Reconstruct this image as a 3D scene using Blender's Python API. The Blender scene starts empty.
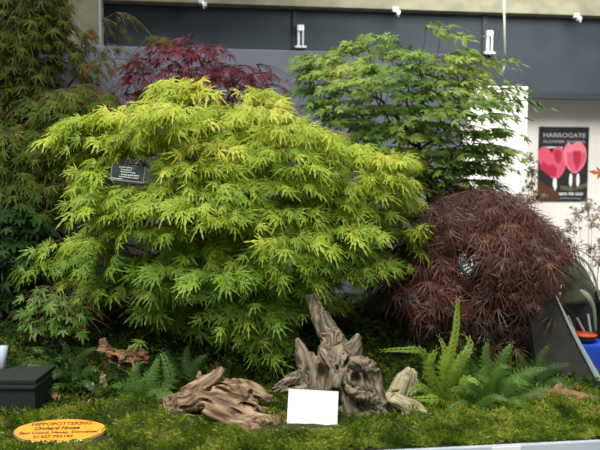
import bpy, bmesh, math, random
import numpy as np
from mathutils import Vector, Matrix, noise

random.seed(7); RNG = np.random.default_rng(11)
SC = bpy.context.scene; COL = SC.collection
F = 650.0; CAMZ = 1.35; PITCH = math.radians(-3.5); TH = math.radians(6.7)
U = Vector((math.cos(TH), math.sin(TH), 0)); N = Vector((-math.sin(TH), math.cos(TH), 0))
TOP = 0.61; FRONT = 1.76

def ray(px, py):
    xr = (px-300)/F; yu = (225-py)/F
    return Vector((xr, math.cos(PITCH)-math.sin(PITCH)*yu, math.sin(PITCH)+math.cos(PITCH)*yu))
CAM = Vector((0, 0, CAMZ))
def P(px, py, Y):
    d = ray(px, py); return CAM + d*(Y/d.y)
def PD(px, py, D):                      # point on the plane parallel to the back wall at distance D
    d = ray(px, py); return CAM + d*(D/d.dot(N))
def H(a, d, z): return U*a + N*d + Vector((0, 0, z))
def proj(p):                            # arrays (n,3) -> px, py
    c, s = math.cos(PITCH), math.sin(PITCH)
    y = p[:, 1]*c + (p[:, 2]-CAMZ)*s; z = -p[:, 1]*s + (p[:, 2]-CAMZ)*c
    return 300+F*p[:, 0]/y, 225-F*z/y

# ---------------------------------------------------------------- materials
def mat(name, col, rough=.6, col2=None, scale=8, detail=4, bump=0, spec=.3, metal=0, stretch=None, lo=.35, hi=.65, attr=None):
    m = bpy.data.materials.new(name); m.use_nodes = True
    nt = m.node_tree; b = nt.nodes['Principled BSDF']
    b.inputs['Roughness'].default_value = rough; b.inputs['Metallic'].default_value = metal
    b.inputs['Specular IOR Level'].default_value = spec
    b.inputs['Base Color'].default_value = (*col, 1)
    if col2 or bump:
        if attr:
            tc = nt.nodes.new('ShaderNodeAttribute'); tc.attribute_name = attr; src = tc.outputs['Vector']
        else:
            tc = nt.nodes.new('ShaderNodeTexCoord'); src = tc.outputs['Object']
        mp = nt.nodes.new('ShaderNodeMapping'); nt.links.new(src, mp.inputs[0])
        if stretch: mp.inputs['Scale'].default_value = stretch
        nz = nt.nodes.new('ShaderNodeTexNoise'); nz.inputs['Scale'].default_value = scale; nz.inputs['Detail'].default_value = detail
        nt.links.new(mp.outputs[0], nz.inputs[0])
        if col2:
            r = nt.nodes.new('ShaderNodeValToRGB'); r.color_ramp.elements[0].position = lo; r.color_ramp.elements[1].position = hi
            r.color_ramp.elements[0].color = (*col, 1); r.color_ramp.elements[1].color = (*col2, 1)
            nt.links.new(nz.outputs[0], r.inputs[0]); nt.links.new(r.outputs[0], b.inputs['Base Color'])
        if bump:
            bp = nt.nodes.new('ShaderNodeBump'); bp.inputs['Strength'].default_value = bump; bp.inputs['Distance'].default_value = .01
            nt.links.new(nz.outputs[0], bp.inputs['Height']); nt.links.new(bp.outputs[0], b.inputs['Normal'])
    return m
def leafmat(name, stops, trans=.35, rough=.45, spec=.35):
    """leaf colour varies from leaf to leaf (attribute tint 0..1); light shines through"""
    m = bpy.data.materials.new(name); m.use_nodes = True; nt = m.node_tree
    b = nt.nodes['Principled BSDF']; out = nt.nodes['Material Output']
    b.inputs['Roughness'].default_value = rough; b.inputs['Specular IOR Level'].default_value = spec
    a = nt.nodes.new('ShaderNodeAttribute'); a.attribute_name = 'tint'
    r = nt.nodes.new('ShaderNodeValToRGB'); cr = r.color_ramp
    while len(cr.elements) < len(stops): cr.elements.new(.5)
    for e, (p, c) in zip(cr.elements, stops): e.position = p; e.color = (*c, 1)
    nt.links.new(a.outputs['Fac'], r.inputs[0]); nt.links.new(r.outputs[0], b.inputs['Base Color'])
    t = nt.nodes.new('ShaderNodeBsdfTranslucent'); nt.links.new(r.outputs[0], t.inputs['Color'])
    mx = nt.nodes.new('ShaderNodeMixShader'); mx.inputs[0].default_value = trans
    nt.links.new(b.outputs[0], mx.inputs[1]); nt.links.new(t.outputs[0], mx.inputs[2]); nt.links.new(mx.outputs[0], out.inputs[0])
    return m

def s(r, g, b):                         # sRGB 0..255 -> linear
    f = lambda c: (c/255/12.92) if c/255 <= .04045 else ((c/255+.055)/1.055)**2.4
    return (f(r), f(g), f(b))

M = dict(
 white=mat('white_paint', s(232,230,222), .7, s(224,222,212), 3),
 floor=mat('concrete_floor', s(120,118,112), .8, s(100,98,94), 4),
 concrete=mat('pale_concrete', s(132,129,108), .85, s(110,109,92), 7, bump=.2),
 slate=mat('slate_screen', s(51,60,67), .75, s(45,54,60), 5),
 slate_dark=mat('dark_screen_rail', s(42,50,54), .6),
 lavender=mat('lavender_board', s(138,140,156), .8, s(128,130,147), 3),
 metal=mat('pale_metal', s(205,212,215), .35, metal=.3),
 staging=mat('white_staging', s(196,206,214), .6, s(184,196,206), 6),
 soil=mat('dark_soil', s(44,44,26), .95, s(60,66,30), 25, bump=.6),
 card=mat('white_card', s(250,250,250), .5, spec=.4),
 price=mat('white_label', s(244,246,246), .5),
 black=mat('black_plastic', s(38,44,44), .4),
 tagface=mat('slate_tag', s(52,64,62), .35, s(72,86,84), 30),
 tagrim=mat('tag_rim', s(150,160,140), .5),
 ink=mat('white_ink', s(225,230,225), .6),
 brownink=mat('dark_brown_ink', s(96,44,10), .6),
 gold=mat('gold_paint', s(240,165,30), .4, s(226,146,18), 30, spec=.5),
 bark=mat('plaque_bark_edge', s(150,128,105), .7, s(95,70,50), 40),
 silver=mat('silver_rim', s(215,205,190), .35, metal=.2),
 crate=mat('dark_crate', s(38,44,40), .8, s(44,50,46), 30),
 cup=mat('pale_blue_plastic', s(190,205,222), .3),
 olive=mat('olive_canvas', s(70,74,58), .85, s(88,90,72), 40, bump=.3),
 olive2=mat('pale_olive_binding', s(128,138,108), .8),
 blue=mat('blue_cloth', s(38,78,196), .8, s(30,64,170), 10),
 greyboard=mat('grey_board', s(54,55,48), .85, s(44,46,40), 18),
 greyedge=mat('grey_edge', s(150,160,154), .6),
 orange=mat('orange_plastic', s(200,80,36), .5),
 stick=mat('pale_stick', s(190,195,190), .5),
 wood_stump=mat('grey_driftwood', s(70,60,48), .85, s(172,157,132), 1.0, 8, bump=.9, attr='grain', lo=.36, hi=.72),
 wood_log=mat('tan_driftwood', s(80,58,42), .85, s(194,166,134), 1.0, 8, bump=.9, attr='grain', lo=.36, hi=.72),
 wood_small=mat('pale_driftwood', s(130,122,92), .85, s(188,178,142), 1.0, 8, bump=.8, attr='grain', lo=.34, hi=.66),
 wood_orange=mat('rusty_driftwood', s(92,60,40), .9, s(178,134,98), 1.0, 8, bump=1, attr='grain', lo=.34, hi=.66),
 wood_mossy=mat('mossy_driftwood', s(92,84,50), .9, s(150,116,88), 1.0, 8, bump=1, attr='grain', lo=.34, hi=.66),
 twig_red=mat('red_brown_twig', s(110,70,45), .7), twig_grey=mat('grey_green_bark', s(84,82,60), .8, s(104,98,76), 30),
 twig_dark=mat('dark_maroon_bark', s(52,36,34), .8),
 poster=mat('poster_black', s(40,42,44), .45), 
 pink=mat('poster_pink', s(214,88,112), .5), pinkl=mat('poster_light_pink', s(228,126,146), .5), pinkd=mat('poster_deep_pink', s(178,48,72), .5),
 pgrey=mat('poster_grey', s(150,150,140), .5), pgreen=mat('poster_olive', s(92,92,64), .5), pbrown=mat('poster_brown', s(84,54,40), .5), posttext=mat('poster_grey_ink', s(176,176,180), .5),
)
M['leaf_main'] = leafmat('lime_leaf', [(0, s(62,102,26)), (.35, s(120,158,42)), (.7, s(182,202,64)), (1, s(232,224,92))], .38)
M['leaf_green'] = leafmat('mid_green_leaf', [(0, s(50,82,28)), (.5, s(94,132,46)), (.85, s(140,172,64)), (1, s(176,190,84))], .33)
M['leaf_purple'] = leafmat('purple_leaf', [(0, s(56,18,28)), (.6, s(112,30,46)), (1, s(168,52,60))], .3)
M['leaf_bronze'] = leafmat('bronze_leaf', [(0, s(44,46,22)), (.25, s(50,32,26)), (.5, s(96,58,44)), (.8, s(138,92,68)), (1, s(172,134,100))], .25)
M['leaf_olive'] = leafmat('shaded_olive_leaf', [(0, s(30,38,10)), (.5, s(66,78,20)), (.85, s(96,102,30)), (1, s(110,72,36))], .3, .6, .1)  # olive darkened: the shade over the left trees is put into the colour
M['leaf_left'] = leafmat('shaded_variegated_leaf', [(0, s(28,42,12)), (.5, s(70,92,26)), (.8, s(112,122,42)), (1, s(130,92,46))], .3, .6, .1)  # shade on this left maple painted in as darker leaf colour
M['leaf_dark'] = leafmat('shaded_green_leaf', [(0, s(16,34,12)), (.6, s(36,68,24)), (1, s(88,118,40))], .3, .6, .1)  # green darkened to carry shade at the left; ground cover shares it
M['moss'] = leafmat('moss_strand', [(0, s(76,104,28)), (.4, s(136,164,52)), (.72, s(186,198,84)), (.9, s(204,192,108)), (1, s(170,126,74))], .4, .8, .1)
M['fern_lime'] = leafmat('lime_fern', [(0, s(76,108,30)), (1, s(150,176,58))], .3)
M['fern_green'] = leafmat('green_fern', [(0, s(44,76,26)), (1, s(100,140,50))], .3)
M['fern_dark'] = leafmat('dark_fern', [(0, s(34,62,22)), (1, s(76,110,42))], .3)
M['spray'] = leafmat('dried_flower', [(0, s(120,92,70)), (.6, s(164,140,112)), (1, s(196,176,148))], .3)
M['orange_leaf'] = leafmat('orange_leaf', [(0, s(190,90,50)), (1, s(214,120,60))], .3)

# ---------------------------------------------------------------- object helpers
def tag(o, label=None, cat=None, group=None, kind=None):
    if label: o['label'] = label
    if cat: o['category'] = cat
    if group: o['group'] = group
    if kind: o['kind'] = kind
    return o
def wpos(o):
    return Vector((0,0,0)) if o is None else o.matrix_basis.translation + (wpos(o.parent) if o.parent else Vector((0,0,0)))
def link(name, me, m, parent=None, loc=(0,0,0)):
    o = bpy.data.objects.new(name, me); COL.objects.link(o)
    if m and me is not None and not me.materials: me.materials.append(m)
    o.parent = parent; o.location = loc
    return o
def empty(name, loc, matrix=None):
    o = bpy.data.objects.new(name, None); COL.objects.link(o); o.empty_display_size = .05
    if matrix is not None: o.matrix_world = matrix
    else: o.location = loc
    return o
def npmesh(name, V, faces_list, m=None, tint=None, origin=(0,0,0), smooth=False):
    """faces_list: list of int arrays (k, n)"""
    me = bpy.data.meshes.new(name)
    V = np.asarray(V, dtype=np.float64) - np.asarray(origin, dtype=np.float64)
    loops = np.concatenate([f.reshape(-1) for f in faces_list]); tot = np.concatenate([np.full(len(f), f.shape[1]) for f in faces_list])
    st = np.concatenate([[0], np.cumsum(tot)[:-1]])
    me.vertices.add(len(V)); me.vertices.foreach_set('co', V.astype(np.float32).reshape(-1))
    me.loops.add(len(loops)); me.loops.foreach_set('vertex_index', loops.astype(np.int32))
    me.polygons.add(len(tot)); me.polygons.foreach_set('loop_start', st.astype(np.int32)); me.polygons.foreach_set('loop_total', tot.astype(np.int32))
    if smooth: me.polygons.foreach_set('use_smooth', np.ones(len(tot), dtype=bool))
    me.update(calc_edges=True)
    if tint is not None:
        a = me.attributes.new('tint', 'FLOAT', 'FACE'); a.data.foreach_set('value', np.asarray(tint, dtype=np.float32))
    if m: me.materials.append(m)
    return me
def pymesh(name, V, Fc, m, origin=(0,0,0), smooth=False, bevel=0):
    o = Vector(origin)
    me = bpy.data.meshes.new(name); me.from_pydata([tuple(Vector(v)-o) for v in V], [], Fc); me.update()
    if bevel:
        bm = bmesh.new(); bm.from_mesh(me); bmesh.ops.recalc_face_normals(bm, faces=bm.faces)
        bmesh.ops.bevel(bm, geom=bm.edges[:], offset=bevel, segments=2, affect='EDGES', profile=.6); bm.to_mesh(me); bm.free()
    if smooth: me.polygons.foreach_set('use_smooth', [True]*len(me.polygons))
    me.materials.append(m); return me
BOXF = [(0,3,2,1),(4,5,6,7),(0,1,5,4),(1,2,6,5),(2,3,7,6),(3,0,4,7)]
def hbox(a0, a1, d0, d1, z0, z1):        # corners in the hall's frame
    return [H(a0,d0,z0),H(a1,d0,z0),H(a1,d1,z0),H(a0,d1,z0),H(a0,d0,z1),H(a1,d0,z1),H(a1,d1,z1),H(a0,d1,z1)]
def lbox(x0, x1, y0, y1, z0, z1):
    return [Vector(v) for v in ((x0,y0,z0),(x1,y0,z0),(x1,y1,z0),(x0,y1,z0),(x0,y0,z1),(x1,y0,z1),(x1,y1,z1),(x0,y1,z1))]
def hb(name, m, box, parent=None, bevel=0, base=None):
    V = hbox(*box) if len(box) == 6 else box
    o = Vector(base) if base is not None else Vector(((box[0]+box[1])/2*U) + N*((box[2]+box[3])/2) + Vector((0,0,box[4])))
    me = pymesh(name, V, BOXF, m, o, bevel=bevel)
    return link(name, me, None, parent, o - wpos(parent))
def ha(px, D):                           # hall coordinate along the wall for a pixel column
    return PD(px, 185, D).dot(U)
def hz(px, py, D): return PD(px, py, D).z

def tube(path, radii, k=8, flat=1.0, cap=True, jit=0):
    """returns V, quads, tris for a tapered tube. path of Vectors"""
    V = []; Q = []; n = len(path); prev = None
    for i, p in enumerate(path):
        t = (path[min(i+1, n-1)] - path[max(i-1, 0)]).normalized()
        ref = Vector((0,1,0)) if abs(t.y) < .95 else Vector((1,0,0))
        a = t.cross(ref).normalized()
        if prev is not None and a.dot(prev) < 0: a = -a
        prev = a; b = t.cross(a).normalized()
        for j in range(k):
            an = 2*math.pi*j/k; r = radii[i]*(1+(random.uniform(-jit, jit) if jit else 0))
            V.append(p + a*(r*math.cos(an)) + b*(r*flat*math.sin(an)))
        if i:
            for j in range(k):
                q0 = (i-1)*k+j; q1 = (i-1)*k+(j+1)%k; Q.append((q0, q1, q1+k, q0+k))
    if cap:
        c0 = len(V); V.append(path[0]); V.append(path[-1])
        for j in range(k):
            Q.append((c0, (j+1)%k, j)); Q.append((c0+1, (n-1)*k+j, (n-1)*k+(j+1)%k))
    return V, Q
class MB:
    def __init__(s): s.V = []; s.F = []
    def add(s, V, Fc):
        o = len(s.V); s.V += list(V); s.F += [tuple(i+o for i in f) for f in Fc]
    def tube(s, *a, **k): s.add(*tube(*a, **k)); return s
    def build(s, name, m, parent=None, origin=(0,0,0), smooth=True, bevel=0, loc=None):
        me = pymesh(name, s.V, s.F, m, origin, smooth, bevel)
        return link(name, me, None, parent, loc if loc is not None else Vector(origin)-wpos(parent))
def smooth_path(pts, per=5):
    out = []; n = len(pts)
    for i in range(n-1):
        p0 = pts[max(i-1,0)]; p1 = pts[i]; p2 = pts[i+1]; p3 = pts[min(i+2,n-1)]
        for k in range(per):
            t = k/per
            out.append(0.5*((2*p1)+(p2-p0)*t+(2*p0-5*p1+4*p2-p3)*t*t+(-p0+3*p1-3*p2+p3)*t**3))
    out.append(pts[-1]); return out

def text_mesh(name, body, size, width, m, parent, x, y, z, shear=0, bold=0, align='CENTER'):
    c = bpy.data.curves.new(name+'_c', 'FONT'); c.body = body; c.size = size; c.align_x = align; c.align_y = 'CENTER'
    c.shear = shear; c.offset = bold; c.extrude = .0002; c.resolution_u = 3
    o = bpy.data.objects.new(name+'_t', c); COL.objects.link(o)
    bpy.context.view_layer.update()
    me = bpy.data.meshes.new_from_object(o.evaluated_get(bpy.context.evaluated_depsgraph_get()))
    bpy.data.objects.remove(o); bpy.data.curves.remove(c)
    xs = [v.co.x for v in me.vertices]; w = max(xs)-min(xs); k = width/w
    for v in me.vertices: v.co.x *= k
    me.name = name; me.materials.clear(); me.materials.append(m)
    r = bpy.data.objects.new(name, me); COL.objects.link(r); r.parent = parent; r.location = (x, y, z); return r

# ---------------------------------------------------------------- leaves
def leaf_template(lobes, spread, side_len, width, serr, droop, seg, fold, rng, jitter=.08, peak=.45):
    """palmate leaf of length 1 along +y, face +z"""
    V = []; Q = []
    angs = np.linspace(-spread, spread, lobes)
    for a in angs:
        f = abs(a)/spread if spread else 0
        L = (1-(1-side_len)*f**1.3)*(1+rng.uniform(-jitter, jitter)); a = a+rng.uniform(-.08, .08)
        d = np.array([math.sin(a), math.cos(a)]); pr = np.array([d[1], -d[0]])
        base = len(V); dr = droop*rng.uniform(.7, 1.3); bend = rng.uniform(-.12, .12)
        for i in range(seg+1):
            t = i/seg
            w = width*L*(math.sin(math.pi*min(1, t**.8*(.5/peak**.8) if t < peak else .5+.5*(t-peak)/(1-peak))))
            w = max(w, .25*width*L*(1-t))
            if serr and 0 < i < seg: w *= (1+serr if i % 2 else 1-serr)
            if i == seg: w = 0.004
            c = d*(L*t) + pr*bend*t*t*L
            z = -dr*(L*t)**2
            for sgn in (-1, 0, 1):
                q = c+pr*sgn*w
                V.append((q[0], q[1], z + (0 if sgn == 0 else -fold*w)))
        for i in range(seg):
            b0 = base+3*i
            Q.append((b0, b0+1, b0+4, b0+3)); Q.append((b0+1, b0+2, b0+5, b0+4))
    # petiole behind the base
    b0 = len(V); V += [(-.012,0,0), (.012,0,0), (.008,-.45,.03), (-.008,-.45,.03)]; Q.append((b0, b0+1, b0+2, b0+3))
    return np.array(V), np.array(Q)
def templates(n, **k):
    rng = np.random.default_rng(3); return [leaf_template(rng=rng, **k) for _ in range(n)]
T = dict(
 lace=templates(8, lobes=7, spread=1.5, side_len=.55, width=.07, serr=.5, droop=.45, seg=6, fold=.5, jitter=.18),
 thread=templates(10, lobes=7, spread=1.5, side_len=.6, width=.024, serr=.5, droop=.7, seg=5, fold=.3, jitter=.3),
 palm=templates(6, lobes=5, spread=1.45, side_len=.55, width=.15, serr=.15, droop=.25, seg=4, fold=.4),
 purple=templates(5, lobes=7, spread=1.6, side_len=.55, width=.075, serr=.2, droop=.3, seg=4, fold=.3),
 blob=templates(4, lobes=3, spread=1.2, side_len=.7, width=.22, serr=0, droop=.1, seg=2, fold=.2),
)
def nrm(a): return a/np.maximum(np.linalg.norm(a, axis=1, keepdims=True), 1e-9)
def leaves_mesh(name, kind, pos, fwd, up, scale, tint, m, origin):
    tv = T[kind]; VV = []; FF = []; TT = []; off = 0
    var = RNG.integers(0, len(tv), len(pos))
    fwd = nrm(fwd); x = nrm(np.cross(fwd, up)); z = np.cross(x, fwd)
    for k, (v, q) in enumerate(tv):
        idx = np.where(var == k)[0]
        if not len(idx): continue
        w = (v[None,:,0,None]*x[idx][:,None,:] + v[None,:,1,None]*fwd[idx][:,None,:] + v[None,:,2,None]*z[idx][:,None,:])*scale[idx][:,None,None] + pos[idx][:,None,:]
        VV.append(w.reshape(-1,3)); n = len(idx)
        FF.append((q[None]+(np.arange(n)*len(v))[:,None,None]+off).reshape(-1,4)); off += n*len(v)
        TT.append(np.repeat(tint[idx], len(q)))
    return npmesh(name, np.concatenate(VV), [np.concatenate(FF)], m, np.concatenate(TT), origin)

def inpoly(x, y, poly):
    c = False; j = len(poly)-1
    for i in range(len(poly)):
        xi, yi = poly[i]; xj, yj = poly[j]
        if (yi > y) != (yj > y) and x < (xj-xi)*(y-yi)/(yj-yi)+xi: c = not c
        j = i
    return c
KEEP = []      # (x0,y0,x1,y1,Y): leaves nearer than Y do not cross this window (things the foliage hangs beside)
def make_tree(name, label, cat, base, poly, Yc, bulge, spacing, leafkind, leafmat_, twigmat, leaf_size, per_pad, pad_len,
              layers=2, hints=(), trunk_r=.02, droop=.5, flat=.6, tint_fn=None, seed=1, extra=(), size_y=None, holes=(), axis=None, updown=.0, aniso=1.7, scatter=.3, clip=.12, lump=.0):
    rnd = random.Random(seed); rng = np.random.default_rng(seed)
    xs = [p[0] for p in poly]; ys = [p[1] for p in poly]
    cx = (min(xs)+max(xs))/2; cy = (min(ys)+max(ys))/2; rx = (max(xs)-min(xs))/2; ry = (max(ys)-min(ys))/2
    pads = []
    for lay in range(layers):
        got = []; tries = 0; sp = spacing*(1 if lay == 0 else 1.25)
        while tries < 4000:
            tries += 1
            x = rnd.uniform(min(xs), max(xs)); y = rnd.uniform(min(ys), max(ys))
            if not inpoly(x, y, poly) or any(math.hypot(x-h[0], y-h[1]) < h[2] for h in holes): continue
            if any(math.hypot((x-g[0]), (y-g[1])*aniso) < sp for g in got): continue
            got.append((x, y))
            r2 = min(1, ((x-cx)/rx)**2+((y-cy)/ry)**2)
            Y = Yc - bulge*math.sqrt(1-r2*.9)*(1 if lay == 0 else (.45 if lay == 1 else -.1)) + rnd.uniform(-.05, .05) + lump*noise.noise(Vector((x/55, y/32, seed)))
            pads.append((x, y, Y, lay))
    for e in extra: pads.append((*e, 0))
    base = Vector(base); ax = Vector(axis) if axis is not None else Vector((P(cx, cy, Yc).x, Yc, 0))
    root_nodes = [base] + [Vector(h) for h in hints]
    nodes = []; 
    for (x, y, Y, lay) in pads:
        c = P(x, y, Y); d = Vector((c.x-ax.x, c.y-ax.y, 0))
        if d.length < .05: d = Vector((0, -1, 0))
        d.normalize(); d = (d + Vector((rnd.uniform(-.3,.3), rnd.uniform(-.5,.1), 0))).normalized()
        L = pad_len*rnd.uniform(.75, 1.25)
        nodes.append((c - d*L*.5 + Vector((0,0,L*.08)), c, d, L, lay))
    # branching: each spray joins the existing branch that gives the shortest way to the root
    pts = [root_nodes[0]]; plen = [0.0]; par = [-1]
    for h in root_nodes[1:]:
        j = min(range(len(pts)), key=lambda i: (pts[i]-h).length + .5*plen[i]); pts.append(h); par.append(j); plen.append(plen[j]+(pts[j]-h).length)
    order = sorted(range(len(nodes)), key=lambda i: (nodes[i][0]-root_nodes[-1]).length)
    padnode = {}
    for i in order:
        p = nodes[i][0]
        j = min(range(len(pts)), key=lambda k: (pts[k]-p).length + .45*plen[k] + (0.25*max(0, pts[k].z-p.z)))
        pts.append(p); par.append(j); plen.append(plen[j]+(pts[j]-p).length); padnode[i] = len(pts)-1
    w = [1.0]*len(pts)
    for i in range(len(pts)-1, 0, -1): w[par[i]] += w[i]
    tot = w[0]; rad = [max(.0012, trunk_r*(x/tot)**.5) for x in w]
    mb = MB()
    for i in range(1, len(pts)):
        a = pts[par[i]]; b = pts[i]; v = b-a; L = v.length
        if L < 1e-4: continue
        sidev = Vector((rnd.uniform(-1,1), rnd.uniform(-1,1), rnd.uniform(.2,1)))*L*.1
        path = [a, a+v*.35+sidev, a+v*.7+sidev*.8, b]; ra = min(rad[par[i]], rad[i]*1.25); rb = rad[i]
        mb.tube(path, [ra, ra*.7+rb*.3, ra*.3+rb*.7, rb], k=6 if rb > .004 else 4, cap=rb > .004)
    pos = []; fw = []; up = []; sc = []; ti = []
    for i, (p0, c, d, L, lay) in enumerate(nodes):
        side = Vector((-d.y, d.x, 0)); ptint = rnd.uniform(-.12, .12)
        n_tw = 5 if lay == 0 else 4
        for k in range(n_tw):
            a = (k-(n_tw-1)/2)/((n_tw-1)/2)*1.05 + rnd.uniform(-.15, .15)
            dd = (d*math.cos(a)+side*math.sin(a)).normalized(); l = L*(1-.25*abs(a))*rnd.uniform(.8, 1.1)
            path = []
            for q in range(5):
                t = q/4; path.append(p0 + dd*(l*t) + Vector((0,0, l*(.12*t - droop*t*t))))
            mb.tube(path, [.0018, .0015, .0013, .001, .0007], k=3, cap=False)
            nl = max(1, round(per_pad/n_tw))
            for q in range(nl):
                t = (q+rnd.uniform(.5, 1))/nl; f = min(3.999, t*4); j = int(f); pp = path[j].lerp(path[j+1], f-j)
                sg = 1 if q % 2 else -1
                out = (dd + dd.cross(Vector((0,0,1)))*sg*rnd.uniform(.3, 1.0)*(1.15-t)).normalized()
                dn = droop*rnd.uniform(.5, 1.5)+updown
                fwd = Vector((out.x, out.y, -dn)).normalized()
                u = (Vector((0,0,1))*(1-flat) + Vector((d.x, d.y, 0))*flat + Vector((rnd.uniform(-scatter,scatter), rnd.uniform(-scatter*1.2,scatter*.3), rnd.uniform(-.1,.2)))).normalized()
                pos.append(pp + fwd*leaf_size*.35 + Vector((rnd.uniform(-1,1), rnd.uniform(-1,1), rnd.uniform(-.6,.6)))*.012); fw.append(fwd); up.append(u)
                sc.append(leaf_size*rnd.uniform(.7, 1.2)*(pp.y/Yc)); ti.append(ptint)
    pos = np.array([tuple(v) for v in pos]); fw = np.array([tuple(v) for v in fw]); up = np.array([tuple(v) for v in up]); sc = np.array(sc); ti = np.array(ti)
    tip = pos+fw*sc[:,None]*.9
    keep = np.ones(len(pos), bool)
    if clip:
        X, Z = proj(pos+fw*sc[:,None]*.7); ex = [(e[0], e[1]) for e in extra]
        for i in range(len(pos)):
            if not inpoly(X[i], Z[i], poly) and not any(math.hypot(X[i]-a, (Z[i]-b)) < 19 for a, b in ex) and rnd.random() > clip: keep[i] = False
    for (x0, y0, x1, y1, Y) in KEEP:
        for q in (pos, tip):
            X, Z = proj(q); keep &= ~((X > x0) & (X < x1) & (Z > y0) & (Z < y1) & (q[:,1] < Y))
    for hx, hy, hr in holes:
        X, Z = proj(pos+fw*sc[:,None]*.4); keep &= ~(np.hypot(X-hx, (Z-hy)*1.2) < hr*.8)
    X, Z = proj(pos)
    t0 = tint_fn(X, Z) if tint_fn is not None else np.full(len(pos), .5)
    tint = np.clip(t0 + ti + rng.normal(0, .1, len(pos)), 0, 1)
    root = empty(name, base); tag(root, label, cat)
    mb.build('trunk', twigmat, root, base)
    fo = leaves_mesh('foliage', leafkind, pos[keep], fw[keep], up[keep], sc[keep], tint[keep], leafmat_, base)
    link('foliage', fo, None, root)
    print(name, 'pads', len(pads), 'leaves', int(keep.sum()))
    return root

# ---------------------------------------------------------------- ground of the display
MOUNDS = [(P(px, 185, Y).x, Y, r_, h_) for px, Y, r_, h_ in ((130,1.98,.09,.035),(175,1.9,.07,.022),(235,1.92,.07,-.014),(45,1.95,.08,.02),(310,1.9,.06,-.006),(385,1.9,.06,.016),(420,1.93,.07,.02),(455,1.95,.07,.016),(500,1.95,.08,.02),(545,2.0,.08,.02))]
def gz(x, y):
    p = Vector((x, y, 0)); d = p.dot(N)-FRONT
    d = max(0, d); e = min(1, max(0, d-.36)/.42); h = .004 + .014*min(1, d/.05) + .14*e*e*(3-2*e)
    n = noise.noise(Vector((x*6, y*6, 1.7)))*.5 + noise.noise(Vector((x*15, y*15, 4)))*.6
    for mx, my, mr, mh in MOUNDS:
        q = ((x-mx)**2+(y-my)**2)/(mr*mr)
        if q < 6: h += mh*math.exp(-q)
    return TOP + h*(1-.75*min(1, max(0, (p.dot(U)-1.0)/.2))) + .02*n*min(1, d/.08+.2)
# ================================================================ SETTING
def struct(o): o['kind'] = 'structure'; return o
struct(hb('floor', M['floor'], (-5, 5, -1.0, 5.6, -.05, 0)))
WD = 5.2
struct(hb('wall_back', M['white'], (-5, 5, WD, WD+.15, 0, 3.6)))
struct(hb('trim_1', M['concrete'], (-5, 5, 4.86, 5.0, hz(300, 6, 4.86), 3.1)))     # concrete beam above the screens
o_pil = struct(hb('trim_2', M['concrete'], (ha(72, 4.8), ha(102, 4.8), 4.8, 4.98, 0, 2.86)))
struct(hb('trim_3', M['greyedge'], (ha(102, 4.8), ha(104, 4.8), 4.8, 4.9, 0, 2.86)))
# dark screens hung below the beam
zt = hz(300, 8, 4.95)
def screen(a0, a1, zb, label):
    r = empty('dark_screen', H((a0+a1)/2, 4.97, zb)); tag(r, label, 'screen', 'dark screens along the back wall')
    hb('panel', M['slate'], (a0, a1, 4.96, 4.99, zb+.04, zt), r)
    hb('bottom_rail', M['slate_dark'], (a0, a1, 4.94, 4.99, zb, zb+.05), r)
    hb('side_rail', M['slate_dark'], (a1-.035, a1, 4.945, 4.96, zb+.05, zt), r)
    return r
zb = hz(560, 99, 4.95)
screen(ha(-60, 4.97), ha(71, 4.97)-.01, zb, 'dark slate screen at the far left, glimpsed behind the olive maple')
screen(ha(105, 4.97), ha(297, 4.97), zb, 'dark slate screen between the concrete pillar and the first metal bracket')
screen(ha(297, 4.97)+.003, ha(483, 4.97), zb, 'dark slate screen between the two metal brackets')
screen(ha(483, 4.97)+.003, ha(680, 4.97), zb, 'dark slate screen at the right, above the white wall')
# the white display board standing before the wall, and the lavender board
o = hb('display_board', M['white'], (ha(468, 4.7), ha(526, 4.7), 4.7, 4.73, 0, hz(497, 86, 4.7)), bevel=.004)
tag(o, 'tall white board standing before the wall, behind the green maple', 'board')
o = hb('display_board', M['lavender'], (ha(12, 3.6), ha(460, 3.6), 3.6, 3.63, 0, hz(300, 50.5, 3.6)), bevel=.003)
tag(o, 'wide lavender grey backing board behind the lime maple', 'board')
# staging
st = hb('staging_table', M['staging'], (-1.9, 1.42, FRONT-.03, 3.45, TOP-.16, TOP), bevel=.004); tag(st, 'low white staging table carrying the whole display', 'table')
stl = []
for a, d in ((-1.8, FRONT+.05), (1.36, FRONT+.05), (-1.8, 3.35), (1.36, 3.35)):
    hb('leg', M['staging'], (a-.03, a+.03, d-.03, d+.03, 0, TOP-.16), st)
pl = hb('price_label', M['price'], (ha(497, FRONT-.033), ha(526, FRONT-.033), FRONT-.036, FRONT-.032, TOP-.06, TOP-.002)); tag(pl, 'small white label stuck on the staging edge at the right', 'label')
mk = hb('mark', M['black'], (ha(508.5, FRONT-.037), ha(509.5, FRONT-.037), FRONT-.0375, FRONT-.036, TOP-.018, TOP-.012), pl)

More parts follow.
